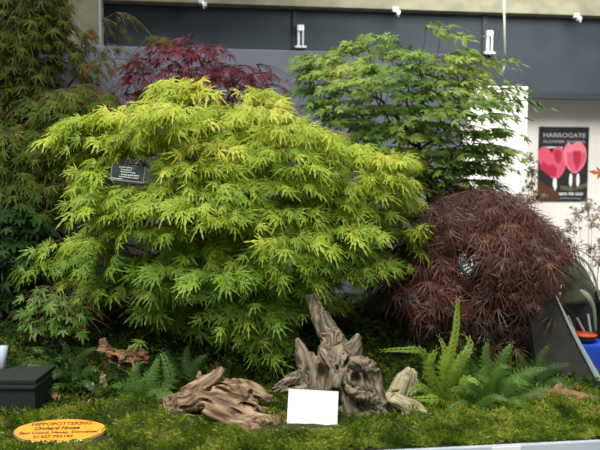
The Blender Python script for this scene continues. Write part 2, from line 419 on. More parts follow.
# soil bank
nx, ny = 150, 80; V = []; Fc = []
for j in range(ny+1):
    for i in range(nx+1):
        a = -1.88+3.28*i/nx; d = FRONT-.02+(3.42-FRONT+.02)*(j/ny)**1.3; p = H(a, d, 0)
        z = gz(p.x, p.y) if j else TOP+.001
        V.append(Vector((p.x, p.y, z)))
for j in range(ny):
    for i in range(nx):
        q = j*(nx+1)+i; Fc.append((q, q+1, q+nx+2, q+nx+1))
b0 = len(V); per = [i for i in range(nx+1)] + [j*(nx+1)+nx for j in range(1, ny+1)] + [ny*(nx+1)+i for i in range(nx-1, -1, -1)] + [j*(nx+1) for j in range(ny-1, 0, -1)]
for q in per: V.append(Vector((V[q].x, V[q].y, TOP+.0005)))
for k in range(len(per)): k2 = (k+1) % len(per); Fc.append((per[k], b0+k, b0+k2, per[k2]))
so = link('soil_bank', pymesh('soil_bank', V, Fc, M['soil'], (0, 2.5, TOP), True), None, None, (0, 2.5, TOP))
tag(so, 'dark mossy soil bank covering the staging under all the plants', 'soil', kind='stuff')

# moss strands
def moss():
    pos = []; n = 85000
    a = RNG.uniform(-1.2, 1.4, n); d = FRONT-.02 + (RNG.uniform(0, 1, n)**1.6)*1.1
    V = np.zeros((n, 3)); ok = np.ones(n, bool); tn = np.zeros(n)
    for i in range(n):
        x = a[i]*U.x + d[i]*N.x; y = a[i]*U.y + d[i]*N.y
        V[i] = (x, y, gz(x, y)-.002); tn[i] = noise.noise(Vector((x*9, y*9, 7)))*.7 + noise.noise(Vector((x*30, y*30, 2)))*.45
    X, Z = proj(V); ok = (X > -60) & (X < 660)
    V = V[ok]; tn = tn[ok]; n = len(V); d = d[ok]
    an = RNG.uniform(0, 2*math.pi, n); tl = RNG.uniform(.1, 1.35, n); cl = np.array([abs(noise.noise(Vector((p[0]*38, p[1]*38, 3)))) for p in V]); L = RNG.uniform(.008, .016, n)*(1+.5*(d-FRONT)) + .016*np.clip(cl*2.2,0,1)
    V[:,2] += .012*np.clip(cl*2.2,0,1)
    dirv = np.stack([np.cos(an)*np.sin(tl), np.sin(an)*np.sin(tl)-.25, np.cos(tl)], 1); dirv = nrm(dirv)
    sd = nrm(np.cross(dirv, np.stack([np.cos(an+1.5+RNG.uniform(-1,1,n)), np.sin(an+1.5), np.zeros(n)+.2], 1)))
    w = RNG.uniform(.0014, .0032, n)[:,None]
    mid = V+dirv*L[:,None]*.55; tip = V+dirv*L[:,None]+np.array([0,0,-.003])
    VV = np.stack([V, mid-sd*w, tip, mid+sd*w], 1).reshape(-1,3); Q = (np.arange(n)*4)[:,None]+np.array([0,1,2,3])[None]
    tint = np.clip(.42+tn+RNG.normal(0,.12,n), 0, 1)
    kq = np.ones(n, bool)
    for x0, y0, x1, y1, Yk in ((168,380,200,414,2.0),(200,380,240,421,1.95),(240,380,282,429,1.92),(340,380,384,412,2.0),(384,380,432,411,1.96),(284,380,340,427.5,1.95),(8,421,104,439,1.85)):
        for q in (tip,):
            X, Z = proj(q); kq &= ~((X > x0) & (X < x1) & (Z > y0) & (Z < y1) & (q[:,1] < Yk))
    VV = VV.reshape(n,4,3)[kq].reshape(-1,3); tint_k = kq; n = int(kq.sum()); Q = (np.arange(n)*4)[:,None]+np.array([0,1,2,3])[None]; tn = tn[kq]
    tint = np.clip(.42+tn+RNG.normal(0,.12,n), 0, 1)
    me = npmesh('moss_carpet', VV, [Q], M['moss'], tint, (0,1.9,TOP))
    o = link('moss_carpet', me, None, None, (0,1.9,TOP)); tag(o, 'carpet of tufted green moss over the bank and along the front edge', 'moss', kind='stuff')
moss()
def undergrowth():
    n = 15000; a = RNG.uniform(-1.35, 1.38, n); d = RNG.uniform(2.12, 3.1, n)
    pos = np.array([(x*U.x+y*N.x, x*U.y+y*N.y, 0) for x, y in zip(a, d)])
    pos[:,2] = [gz(p[0], p[1]) for p in pos]; pos[:,2] += RNG.uniform(0, 1, n)**1.5*.07*np.clip((d-2.1)/.2, .2, 1)
    an = RNG.uniform(0, 6.28, n); fw = np.stack([np.cos(an), np.sin(an)-.2, RNG.uniform(-.3,.5,n)], 1); up = RNG.normal(0,.35,(n,3))+np.array([0,-.3,1])
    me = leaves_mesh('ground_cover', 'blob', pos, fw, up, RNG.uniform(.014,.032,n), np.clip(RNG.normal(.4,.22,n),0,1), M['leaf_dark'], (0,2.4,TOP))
    o = link('ground_cover', me, None, None, (0,2.4,TOP)); tag(o, 'dark green low ground cover filling the shade under the maples', 'plants', kind='stuff')
undergrowth()

# ================================================================ DRIFTWOOD
def driftwood(name, label, cat, elems, m, voxel=.006, amp=.006, carve=(), origin=None, freq=1.0, seed=0):
    """elems: list of (points [(px,py,Y,r_px)], depth ratio)"""
    mb = MB(); segs = []
    for pts, fl in elems:
        ps = [P(a, b, c) for a, b, c, r in pts]; rs = [r*c/F for a, b, c, r in pts]
        sp = smooth_path(ps, 5); ks = len(sp); sr = []
        for i in range(ks):
            f = i/5; j = min(int(f), len(rs)-2); sr.append(rs[j]+(rs[j+1]-rs[j])*(f-j))
        mb.tube(sp, sr, k=12, flat=fl)
        for i in range(ks-1): segs.append((sp[i], sp[i+1]))
    tmp = link('tmp', pymesh('tmp', mb.V, mb.F, m), None)
    md = tmp.modifiers.new('r', 'REMESH'); md.mode = 'VOXEL'; md.voxel_size = voxel
    sm = tmp.modifiers.new('s', 'SMOOTH'); sm.iterations = 2; sm.factor = .5
    bpy.context.view_layer.update()
    me = bpy.data.meshes.new_from_object(tmp.evaluated_get(bpy.context.evaluated_depsgraph_get())); bpy.data.objects.remove(tmp)
    A = np.array([tuple(a) for a, b in segs]); B = np.array([tuple(b) for a, b in segs]); D = nrm(B-A); Ln = np.linalg.norm(B-A, axis=1)
    co = np.zeros(len(me.vertices)*3); me.vertices.foreach_get('co', co); co = co.reshape(-1,3)
    nm = np.zeros(len(me.vertices)*3); me.vertices.foreach_get('normal', nm); nm = nm.reshape(-1,3)
    grain = np.zeros_like(co); new = co.copy(); CV = [(P(a,b,c), rx*c/F, ry*c/F, an, dp) for a,b,c,rx,ry,an,dp in carve]
    ctr = co.mean(0)
    for i, p in enumerate(co):
        rel = p-A; t = np.clip((rel*D).sum(1), 0, Ln); dd = ((rel-D*t[:,None])**2).sum(1)
        kn = int(dd.argmin()); wts = np.exp(-(dd-dd.min())/.0002); sg = np.sign((D*D[kn]).sum(1)); di = (D*(wts*sg)[:,None]).sum(0); di /= max(1e-6, np.linalg.norm(di))
        pl_ = p-ctr; al = pl_.dot(di); q = (pl_-di*al)*80*freq + di*al*9*freq + seed
        grain[i] = q
        v = Vector(q*.55); nn = noise.noise(v) + .5*noise.noise(v*2.1) ; big = noise.noise(Vector(p*28+seed))
        ridge = 1-2*abs(noise.noise(v*.8+Vector((5,5,5))))
        fur = 1-2*abs(noise.noise(v*.55+Vector((9,2,5)))); new[i] = p + nm[i]*(amp*(.45*nn + .5*big + .7*(ridge-.6) - 1.3*max(0, fur-.72)*2.5))
        for c, rx, ry, an, dp in CV:
            dx, dy, dz = new[i]-np.array(c); ca, sa = math.cos(math.radians(an)), math.sin(math.radians(an))
            e = ((dx*ca+dz*sa)/rx)**2 + ((dz*ca-dx*sa)/ry)**2 + (dy/.07)**2
            if e < 1: new[i] += np.array((0, 1, .0))*dp*(1-e)**1.5
    o0 = np.array(tuple(P(*origin)) if origin else co.mean(0)); o0[2] = new[:,2].min()
    me.vertices.foreach_set('co', (new-o0).astype(np.float32).reshape(-1))
    at = me.attributes.new('grain', 'FLOAT_VECTOR', 'POINT'); at.data.foreach_set('vector', grain.astype(np.float32).reshape(-1))
    me.polygons.foreach_set('use_smooth', [True]*len(me.polygons)); me.materials.clear(); me.materials.append(m); me.name = name; me.update()
    o = link(name, me, None, None, tuple(o0)); tag(o, label, cat)
    return o
driftwood('driftwood_stump', 'large grey driftwood stump with a tall leaning spar, behind the blank white card', 'driftwood', [
 ([(311,294,2.16,5.5),(318,312,2.14,8),(327,330,2.11,11),(337,348,2.08,14),(348,366,2.06,16),(356,386,2.05,18),(360,422,2.03,18)], .75),
 ([(331,336,2.10,8),(326,356,2.07,10),(324,376,2.06,10),(326,400,2.05,12),(324,425,2.04,14)], .8),
 ([(360,335,2.05,3.5),(355,343,2.05,7),(348,354,2.05,9),(340,366,2.05,11)], .7),
 ([(356,341,2.07,6),(354,356,2.06,8),(352,370,2.05,9)], .7),
 ([(298,338,2.10,2.5),(302,352,2.09,7),(305,366,2.08,9),(309,382,2.07,10),(312,400,2.06,12),(312,425,2.06,12)], .7),
 ([(311,352,2.09,3),(314,366,2.08,6),(316,386,2.07,8)], .8),
 ([(272,390,2.05,1.8),(282,384,2.05,5),(296,378,2.07,8),(310,376,2.08,9)], .5),
 ([(274,391,2.05,2),(290,391,2.04,4),(306,390,2.05,7)], .6),
 ([(349,362,2.03,6),(360,363,2.03,7),(370,368,2.02,8),(375,380,2.02,7),(378,394,2.01,7),(381,410,2.0,7),(380,424,2.0,8)], .9),
 ([(346,374,2.01,4),(348,386,1.99,4),(355,394,1.985,4.5),(366,396,1.985,4.5),(373,402,1.99,5),(372,412,2.0,5),(362,418,2.0,5)], .9),
 ([(322,350,2.05,3.5),(331,366,2.02,4.5),(333,382,2.01,4),(330,392,2.01,3)], 1),
 ([(343,352,2.04,5),(343,370,2.01,4.5),(338,386,2.0,4),(345,402,2.0,4),(352,424,2.0,6)], 1),
 ([(344,404,2.03,9),(352,414,2.02,10),(366,424,2.0,12)], 1),
 ([(356,372,2.04,9),(366,390,2.04,12),(372,410,2.03,12)], .8),
], M['wood_stump'], voxel=.0036, amp=.0065, carve=[(322,377,2.02,5,14,10,.05),(337,396,1.99,6,9,0,.05),(357,381,2.0,6,9,25,.045),(361,408,1.99,8,4,-20,.03),(316,350,2.07,3,10,-20,.03),(347,364,2.0,3,8,-35,.03),(366,380,2.0,3,9,10,.02)], origin=(340,420,2.05))
driftwood('driftwood_block', 'small pale two-lobed driftwood piece right of the big stump', 'driftwood', [
 ([(411,368,2.06,5.5),(406,378,2.06,9.5),(400,390,2.05,11.5),(393,401,2.05,11),(388,418,2.04,9)], .7),
 ([(413,372,2.06,5),(413,386,2.06,6),(409,402,2.05,7)], .7),
 ([(382,398,2.03,4),(394,400,2.01,7),(408,406,1.99,8.5),(420,412,1.98,8),(430,419,1.96,6),(434,426,1.95,3)], .8),
 ([(402,412,1.99,8),(418,420,1.97,6)], .8),
], M['wood_small'], voxel=.0038, amp=.0045, carve=[(396,396,2.0,2.5,7,-60,.02)], origin=(405,418,2.03), seed=3)
driftwood('driftwood_log', 'gnarled tan driftwood log lying left of the blank white card', 'driftwood', [
 ([(165,398,2.03,3.5),(172,402,2.02,8),(184,402,2.01,11),(200,400,2.0,12),(216,404,1.99,11),(234,412,1.97,9),(254,419,1.95,8),(274,421,1.94,6.5),(281,424,1.93,3)], .8),
 ([(223,368,2.04,2.5),(216,375,2.03,6),(206,382,2.02,7),(194,389,2.01,8),(184,396,2.01,9)], .7),
 ([(201,370,2.05,2.5),(199,379,2.04,4),(203,388,2.03,6)], .8),
 ([(206,386,2.04,5),(220,383,2.04,4.5),(236,384,2.04,6),(248,388,2.03,8),(260,394,2.02,7),(272,399,2.01,3.5)], .9),
 ([(212,392,2.0,6),(226,392,2.0,6),(240,397,2.0,7),(250,401,1.99,5.5),(258,404,1.99,3)], .9),
 ([(206,408,1.97,9),(222,416,1.95,9),(238,424,1.93,8),(252,429,1.92,7),(260,432,1.92,4)], .8),
 ([(244,410,1.98,3.5),(258,408,1.98,3.5),(266,412,1.98,3.5)], .8),
 ([(168,396,2.01,6),(171,410,2.0,7),(180,414,2.0,7)], .9),
], M['wood_log'], voxel=.0036, amp=.0065, carve=[(247,407,1.97,9,3.5,-10,.05),(222,389,2.0,8,3,-15,.04),(184,408,1.98,5,3,20,.02),(208,402,1.97,10,2.5,-20,.03),(250,396,1.98,3,5,0,.03),(236,414,1.93,9,2,-30,.02)], origin=(215,415,2.0), seed=9)
driftwood('driftwood_root', 'rusty brown knotted driftwood root beside the dark ferns', 'driftwood', [
 ([(98,352,2.3,7),(110,355,2.29,9),(124,360,2.28,10),(138,362,2.28,8),(150,357,2.28,4)], .9),
 ([(104,338,2.32,4),(106,350,2.31,7),(104,366,2.29,8),(108,380,2.28,9)], .9),
 ([(128,350,2.29,5),(140,352,2.29,5),(148,358,2.28,4)], .9),
 ([(122,362,2.28,8),(134,372,2.26,9),(140,386,2.26,10)], 1),
], M['wood_orange'], voxel=.005, amp=.009, carve=[(126,368,2.24,8,6,0,.06),(113,362,2.24,5,6,0,.05)], origin=(118,375,2.28), seed=21)
driftwood('driftwood_fragment', 'pale forked driftwood fragment below the rusty root', 'driftwood', [
 ([(83,382,2.2,2.5),(92,386,2.19,5),(102,392,2.18,7),(108,402,2.17,7)], .8),
 ([(103,374,2.2,3),(103,384,2.19,5),(104,394,2.18,6)], .8),
], M['wood_small'], voxel=.0045, amp=.005, origin=(98,395,2.18), seed=31)
driftwood('driftwood_fragment', 'dark knobbly driftwood fragment under the left dark fern', 'driftwood', [
 ([(48,389,2.14,4),(53,396,2.13,6),(62,404,2.12,6),(74,404,2.12,4)], .9),
 ([(70,396,2.12,3),(66,406,2.11,5),(72,416,2.1,6)], .9),
], M['wood_orange'], voxel=.0045, amp=.006, origin=(60,405,2.12), seed=41)
driftwood('driftwood_root', 'brown mossy driftwood root at the right edge of the moss', 'driftwood', [
 ([(538,392,2.2,4),(550,396,2.2,8),(566,400,2.19,10),(584,402,2.18,9),(604,408,2.17,8)], .9),
 ([(556,384,2.22,4),(562,392,2.21,7),(574,396,2.2,7)], .9),
 ([(548,404,2.16,6),(562,412,2.14,8),(584,416,2.13,8)], .9),
], M['wood_mossy'], voxel=.005, amp=.012, origin=(570,408,2.17), seed=51)

# ================================================================ TREES
KEEP += [(106,158,148,186,3.2), (456,254,478,278,3), (282,384,340,440,3), (303,312,400,440,2.6), (270,374,306,440,2.6), (163,376,275,450,2.5), (384,360,436,440,2.6), (0,345,38,450,3), (92,352,152,400,2.6), (574,300,620,392,3.2), (566,264,600,300,3.2)]
def base_at(px, Y):
    x = P(px, 185, Y).x; return Vector((x, Y, gz(x, Y)-.01))
# purple maple behind
make_tree('purple_maple', 'dark purple-red maple rising behind the lime maple', 'tree', base_at(205, 3.15),
  [(112,92),(122,66),(150,44),(172,34),(196,42),(215,40),(240,62),(272,66),(286,82),(278,100),(240,110),(200,130),(150,115),(125,105)],
  3.12, .12, 20, 'purple', M['leaf_purple'], M['twig_dark'], .06, 9, .16, layers=2, droop=.5, seed=5, trunk_r=.014,
  hints=[P(208,200,3.15), P(205,120,3.15)])
# green maple behind right
make_tree('green_maple', 'tall mid-green maple in front of the white board and dark screens', 'tree', base_at(432, 3.0),
  [(292,84),(300,66),(335,45),(372,36),(395,50),(420,50),(440,62),(462,55),(486,76),(500,88),(516,96),(508,120),(518,158),(500,186),(470,196),(440,200),(410,196),(375,165),(340,130),(305,112)],
  3.0, .28, 21, 'palm', M['leaf_green'], M['twig_grey'], .041, 20, .16, layers=3, droop=.3, flat=.5, seed=8, scatter=.6, lump=.3, clip=.3, trunk_r=.018,
  extra=[(450,160,2.76),(482,165,2.8),(500,148,2.85),(470,182,2.8),(430,172,2.76),(404,166,2.8),(458,36,2.95),(470,52,2.95),(490,66,2.98),(508,62,3.0),(446,28,2.95),(520,92,3.0),(528,104,3.0),(300,58,3.0),(316,70,3.0)],
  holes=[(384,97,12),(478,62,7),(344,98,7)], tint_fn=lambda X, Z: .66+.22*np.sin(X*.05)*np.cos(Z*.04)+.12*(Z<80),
  hints=[P(434,220,3.0), P(420,150,3.0), P(385,105,3.0)])
# main lime maple
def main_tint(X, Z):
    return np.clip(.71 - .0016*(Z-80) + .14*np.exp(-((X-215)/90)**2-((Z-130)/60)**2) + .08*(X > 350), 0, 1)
make_tree('lime_maple', 'big lime-green cut-leaf maple filling the middle of the display', 'tree', base_at(262, 2.62),
  [(112,116),(136,100),(150,92),(176,84),(196,92),(204,108),(226,106),(252,96),(288,100),(300,120),(345,138),(385,150),(416,162),(428,205),(436,242),(420,268),(396,284),(378,262),(350,272),(330,290),(338,310),(318,322),(290,330),(292,352),(272,376),(244,350),(208,342),(172,330),(146,328),(110,300),(62,296),(24,268),(60,242),(84,226),(64,204),(62,150),(48,130),(80,120)],
  2.62, .36, 30, 'lace', M['leaf_main'], M['twig_red'], .066, 24, .19, layers=4, droop=.32, flat=.6, seed=12, aniso=1.8, scatter=.6, lump=.28, clip=.08, trunk_r=.03,
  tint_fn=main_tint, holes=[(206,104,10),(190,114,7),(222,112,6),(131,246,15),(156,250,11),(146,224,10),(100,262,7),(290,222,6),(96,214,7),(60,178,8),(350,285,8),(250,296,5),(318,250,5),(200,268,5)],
  extra=[(272,360,2.28),(262,345,2.28),(285,342,2.3),(250,330,2.28),(370,270,2.36),(352,318,2.5),(24,270,2.55),(40,262,2.5),(300,308,2.3),(62,132,2.6),(268,92,2.5),(160,84,2.55),(186,82,2.55),(84,124,2.6)],
  hints=[P(262,300,2.62), P(225,235,2.62), P(300,215,2.62)])
# bronze dome
make_tree('bronze_maple', 'dome-shaped dark bronze threadleaf maple at the right', 'tree', base_at(470, 2.75),
  [(372,345),(380,300),(396,262),(408,236),(430,210),(456,190),(490,184),(518,194),(540,210),(556,232),(570,250),(584,262),(570,280),(556,292),(546,312),(540,344),(524,368),(480,376),(420,374),(345,372),(345,330)],
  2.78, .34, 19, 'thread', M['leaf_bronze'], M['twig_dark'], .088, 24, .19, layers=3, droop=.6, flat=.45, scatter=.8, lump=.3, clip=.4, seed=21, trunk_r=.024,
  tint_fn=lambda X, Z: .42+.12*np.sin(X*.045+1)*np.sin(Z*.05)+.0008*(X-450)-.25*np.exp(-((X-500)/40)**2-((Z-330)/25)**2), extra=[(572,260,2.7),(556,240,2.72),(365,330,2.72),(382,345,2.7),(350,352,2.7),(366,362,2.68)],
  hints=[P(470,300,2.75), P(475,240,2.78)])
# left plants
make_tree('olive_maple', 'tall olive maple with shade-darkened leaves at the top left in front of the pillar', 'tree', base_at(20, 3.25),
  [(-50,-30),(60,-30),(74,10),(72,52),(64,76),(74,100),(60,150),(-50,150)],
  3.25, .2, 20, 'purple', M['leaf_olive'], M['twig_grey'], .06, 14, .19, layers=3, droop=.8, flat=.6, seed=31, trunk_r=.02,
  extra=[(100,46,3.3),(118,22,3.3),(140,18,3.3),(130,48,3.3),(90,60,3.2),(108,62,3.2),(165,38,3.3),(150,62,3.2),(96,76,3.2)], holes=[(44,58,9),(20,60,6)],
  tint_fn=lambda X, Z: np.where(X > 66, .8, .5+.0*X), hints=[P(20,200,3.25), P(20,110,3.25)])
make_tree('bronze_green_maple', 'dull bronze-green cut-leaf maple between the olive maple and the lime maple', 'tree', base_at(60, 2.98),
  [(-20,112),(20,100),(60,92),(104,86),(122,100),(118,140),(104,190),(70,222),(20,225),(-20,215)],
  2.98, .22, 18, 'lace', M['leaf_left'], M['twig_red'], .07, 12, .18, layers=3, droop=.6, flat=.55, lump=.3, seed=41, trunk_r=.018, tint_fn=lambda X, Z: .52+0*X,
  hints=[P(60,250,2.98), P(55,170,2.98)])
make_tree('dark_green_maple', 'low green maple with shade-darkened leaves at the left edge below the bronze-green maple', 'tree', base_at(15, 2.8),
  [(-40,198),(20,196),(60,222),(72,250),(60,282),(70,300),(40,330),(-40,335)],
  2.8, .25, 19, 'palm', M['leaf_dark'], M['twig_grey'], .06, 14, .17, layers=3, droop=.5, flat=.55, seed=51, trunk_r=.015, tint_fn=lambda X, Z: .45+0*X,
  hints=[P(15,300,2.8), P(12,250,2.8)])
make_tree('yellow_green_maple', 'small yellow-green maple sapling with broad leaves above the left ferns', 'tree', base_at(58, 2.4),
  [(10,318),(34,290),(60,296),(88,300),(98,318),(84,342),(60,336),(30,342)],
  2.36, .08, 18, 'palm', M['leaf_green'], M['twig_red'], .042, 6, .1, layers=2, droop=.5, flat=.6, seed=61, trunk_r=.006, tint_fn=lambda X, Z: .45+0*X,
  hints=[P(58,350,2.4), P(58,325,2.38)])

# ================================================================ FERNS
def frond_mesh(path, width, n, tintv, bend=.25):
    """rachis and toothed leaflets along a curved path"""
    sp = smooth_path(path, 8); V = []; Q = []; tt = []
    L = [0]
    for i in range(1, len(sp)): L.append(L[-1]+(sp[i]-sp[i-1]).length)
    def at(s_):
        s_ = min(max(s_, 0), L[-1]-1e-6)
        for i in range(1, len(sp)):
            if L[i] >= s_:
                f = (s_-L[i-1])/(L[i]-L[i-1]); return sp[i-1].lerp(sp[i], f), (sp[i]-sp[i-1]).normalized()
    def add(v, q):
        o = len(V); V.extend(v); Q.extend([tuple(i+o for i in f) for f in q])
    tv, tq = tube(sp[::2], [.0018*(1-.7*i/len(sp[::2])) for i in range(len(sp[::2]))], k=3, cap=False); add(tv, tq)
    # side axis: perpendicular to path, roughly in plane facing camera/up
    for i in range(n):
        t = .1+.9*i/(n-1); p, d = at(L[-1]*t)
        nrm_ = (Vector((0,-.6,.8)) - d*Vector((0,-.6,.8)).dot(d)).normalized(); sd = d.cross(nrm_).normalized()
        w = width*math.sin(math.pi*min(1, .18+.82*t)**.75)**.8*(1-.15*t) + .002
        if t > .97: w *= .5
        for sg in (-1, 1):
            ww = w*random.uniform(.88, 1.1); dirp = (sd*sg + d*.38 - nrm_*bend*random.uniform(.3,1)).normalized(); wid = (L[-1]/n)*.52
            m_ = 6; pts_ = [p + dirp*(ww*k/m_) + d*(ww*.12*(k/m_)**2) - nrm_*(ww*.25*(k/m_)**2) for k in range(m_+1)]
            c = []
            for k in range(m_+1): c += [pts_[k]-d*.0005, pts_[k]+d*.0005]
            add(c, [(2*k, 2*k+1, 2*k+3, 2*k+2) for k in range(m_)])
            for k in range(m_):
                f = k/m_; h = wid*(1-f)**.7*1.25+.0004; b0 = pts_[k]; b1 = pts_[k].lerp(pts_[k+1], .72)
                for s2 in (-1, 1):
                    t_ = b0 + d*(s2*h) + dirp*h*.5 - nrm_*h*.15; add([b0, b1, t_+dirp*h*.25, t_], [(0,1,2,3)])
    return V, Q
def fern(name, label, base, fronds, m, cat='fern', dt=0):
    b = P(*base); b.z = gz(b.x, b.y); root = empty(name, b); tag(root, label, cat)
    for pts, wpx, n in fronds:
        path = [b + Vector((random.uniform(-.01,.01), random.uniform(-.01,.01), 0))] + [P(*q) for q in pts]
        V, Q = frond_mesh(path, wpx*pts[-1][2]/F, max(9, int(n*.44)), 0)
        me = pymesh('frond', V, Q, m, b); a = me.attributes.new('tint', 'FLOAT', 'FACE')
        bt = random.uniform(.25, .8); a.data.foreach_set('value', [min(1, max(0, bt+random.uniform(-.15, .15))) for _ in me.polygons])
        link('frond', me, None, root)
fern('spreading_fern', 'dark green fern at the left with a curled pale tip, above the dark crate', (72,396,2.2), [
  ([(60,372,2.2),(42,364,2.18),(26,362,2.17),(20,352,2.17)], 13, 34), ([(56,360,2.25),(44,350,2.26),(30,348,2.26)], 10, 28), ([(76,366,2.22),(84,352,2.22),(96,348,2.22)], 10, 28),
  ([(64,372,2.16),(52,374,2.14),(38,380,2.12)], 10, 26), ([(80,376,2.18),(90,368,2.18),(98,370,2.17)], 9, 24), ([(68,362,2.24),(66,348,2.25),(62,342,2.26)], 9, 26), ([(78,384,2.14),(86,382,2.12),(92,390,2.1)], 8, 20), ([(62,384,2.14),(50,388,2.12),(44,398,2.1)], 8, 20)], M['fern_dark'])
fern('spreading_fern', 'bright broad fern between the rusty root and the tan log', (142,414,2.08), [
  ([(146,388,2.1),(152,372,2.12),(158,358,2.14)], 12, 34), ([(158,394,2.1),(170,378,2.12),(162,352,2.16)], 11, 34), ([(132,392,2.08),(124,384,2.08),(112,386,2.06)], 11, 28),
  ([(140,392,2.06),(134,376,2.07),(138,362,2.08)], 11, 30), ([(154,402,2.05),(166,394,2.05),(176,396,2.04)], 9, 24), ([(130,404,2.04),(118,402,2.02),(106,410,2.0)], 9, 24), ([(146,404,2.03),(148,394,2.01),(158,390,2.0)], 8, 22)], M['fern_green'])
fern('spreading_fern', 'lime green fern right of the small driftwood with one long arching frond', (448,408,2.12), [
  ([(434,380,2.12),(424,352,2.12),(404,349,2.1),(384,350,2.08)], 8, 44), ([(450,360,2.16),(456,330,2.18),(458,300,2.2)], 6, 44), ([(436,384,2.08),(430,364,2.07),(436,350,2.07)], 11, 30),
  ([(432,392,2.06),(420,386,2.04),(408,394,2.02)], 11, 30), ([(452,380,2.1),(462,360,2.1),(472,350,2.1)], 12, 34), ([(444,372,2.12),(446,352,2.13),(440,338,2.14)], 9, 32), ([(440,398,2.04),(428,398,2.02),(414,398,2.0)], 10, 28),
  ([(458,388,2.06),(468,378,2.04),(480,384,2.02)], 11, 30), ([(456,370,2.1),(470,344,2.12),(466,336,2.13)], 9, 30)], M['fern_lime'])
fern('spreading_fern', 'mid green fern with long fronds under the bronze maple', (498,412,2.12), [
  ([(484,384,2.12),(470,362,2.12),(462,346,2.12)], 13, 40), ([(498,376,2.14),(504,356,2.15),(512,344,2.16)], 14, 36), ([(512,386,2.12),(526,372,2.13),(546,368,2.13)], 14, 38),
  ([(490,376,2.14),(486,354,2.16),(488,342,2.17)], 11, 34), ([(512,400,2.08),(528,394,2.06),(548,388,2.05)], 11, 34), ([(484,396,2.06),(470,388,2.04),(456,394,2.02)], 12, 32), ([(494,396,2.04),(490,382,2.02),(478,376,2.01)], 12, 30),
  ([(504,402,2.04),(516,400,2.01),(528,410,1.99)], 10, 28), ([(490,408,2.02),(482,414,1.98),(478,428,1.95)], 7, 24), ([(506,392,2.08),(514,380,2.07),(530,384,2.06)], 11, 28), ([(496,384,2.1),(500,368,2.1),(508,366,2.1)], 11, 30)], M['fern_green'])
fern('spreading_fern', 'low dark fern beside the leaning grey board and the mossy root', (538,392,2.28), [
  ([(544,376,2.28),(554,366,2.28),(570,364,2.28)], 10, 34), ([(532,374,2.28),(524,362,2.28),(518,352,2.29)], 10, 34), ([(540,370,2.3),(542,356,2.31),(548,346,2.31)], 9, 34), ([(548,384,2.26),(560,380,2.25),(574,386,2.25)], 9, 30), ([(528,380,2.25),(516,376,2.24),(504,382,2.22)], 9, 30)], M['fern_dark'])
fern('spreading_fern', 'low fern sprawling between the lime fern and the fern under the bronze maple', (474,412,2.05), [
  ([(470,396,2.04),(462,388,2.02),(450,390,2.0)], 9, 30), ([(478,392,2.05),(480,378,2.05),(486,366,2.05)], 10, 32), ([(482,402,2.02),(494,396,2.0),(508,400,1.98)], 9, 30), ([(468,402,2.0),(458,404,1.98),(446,412,1.96)], 8, 28), ([(472,390,2.08),(466,374,2.1),(468,360,2.1)], 9, 32)], M['fern_green'])
fern('spreading_fern', 'small dark fern half hidden behind the left end of the tan log', (186,396,2.2), [
  ([(180,380,2.2),(172,366,2.2),(166,350,2.2)], 9, 28), ([(190,376,2.2),(196,362,2.2),(206,354,2.2)], 9, 28), ([(188,370,2.22),(186,356,2.24),(188,346,2.25)], 9, 28), ([(178,386,2.18),(168,380,2.16),(160,384,2.14)], 7, 22)], M['fern_dark'])

# ================================================================ SMALL THINGS
def frame_from(bl, br, tl):
    ex = (br-bl).normalized(); up_ = (tl-bl); ey = (up_-ex*up_.dot(ex)).normalized(); n = ex.cross(ey)
    return Matrix(((ex.x, ey.x, n.x, bl.x), (ex.y, ey.y, n.y, bl.y), (ex.z, ey.z, n.z, bl.z), (0,0,0,1))), (br-bl).length, up_.dot(ey)
def local(name, V, Fc, m, parent, bevel=0, smooth=False):
    me = pymesh(name, V, Fc, m, bevel=bevel, smooth=smooth); return link(name, me, None, parent)
# blank white card
mtx, w, h = frame_from(P(286.5,427.5,1.935), P(337,430.5,1.93), P(286.5,388.5,1.965))
c = bpy.data.objects.new('blank_card', pymesh('blank_card', lbox(0,w,0,h,0,.002), BOXF, M['card'], bevel=.0006)); COL.objects.link(c); c.matrix_world = mtx
tag(c, 'blank white card leaning at the foot of the grey stump', 'card')
# gold oval plaque
mtx, w, h = frame_from(P(8,447,1.77), P(104,444,1.79), P(8,422,1.85))
pr = empty('oval_plaque', (0,0,0), mtx); tag(pr, 'gold oval nursery plaque with brown lettering on the moss at lower left', 'sign')
def disc(cx, cy, rx, ry, z0, z1, k=64, wob=0, ph=0):
    V = []; 
    for z in (z0, z1):
        for i in range(k):
            a = 2*math.pi*i/k; r = 1+wob*math.sin(3*a+ph)+wob*.6*math.sin(5*a+1)
            V.append(Vector((cx+rx*r*math.cos(a), cy+ry*r*math.sin(a), z)))
    Fc = [tuple(range(k-1, -1, -1)), tuple(range(k, 2*k))] + [(i, (i+1)%k, k+(i+1)%k, k+i) for i in range(k)]
    return V, Fc
V, Fc = disc(w/2, h/2, w/2*.97, h/2*.9, .007, .0095, wob=.012); pf = local('painted_face', V, Fc, M['gold'], pr)
V, Fc = disc(w/2, h/2-.003, w/2, h/2*.97, -.008, .007, wob=.015, ph=.4); local('bark_rim', V, Fc, M['bark'], pr)
V, Fc = disc(w/2+.004, h*.085, w*.3, .006, -.004, .009, wob=.05); local('silver_edge', V, Fc, M['silver'], pr)
zf = .0098
text_mesh('lettering', 'HIPPOPOTTERING', .016, w*.64, M['brownink'], pf, w*.5, h*.76, zf, bold=.0004)
text_mesh('lettering', 'Orchard House', .017, w*.48, M['brownink'], pf, w*.46, h*.59, zf, shear=.3, bold=.0006)
text_mesh('lettering', 'East Lound, Haxey, Doncaster', .0125, w*.84, M['brownink'], pf, w*.5, h*.42, zf, bold=.0004)
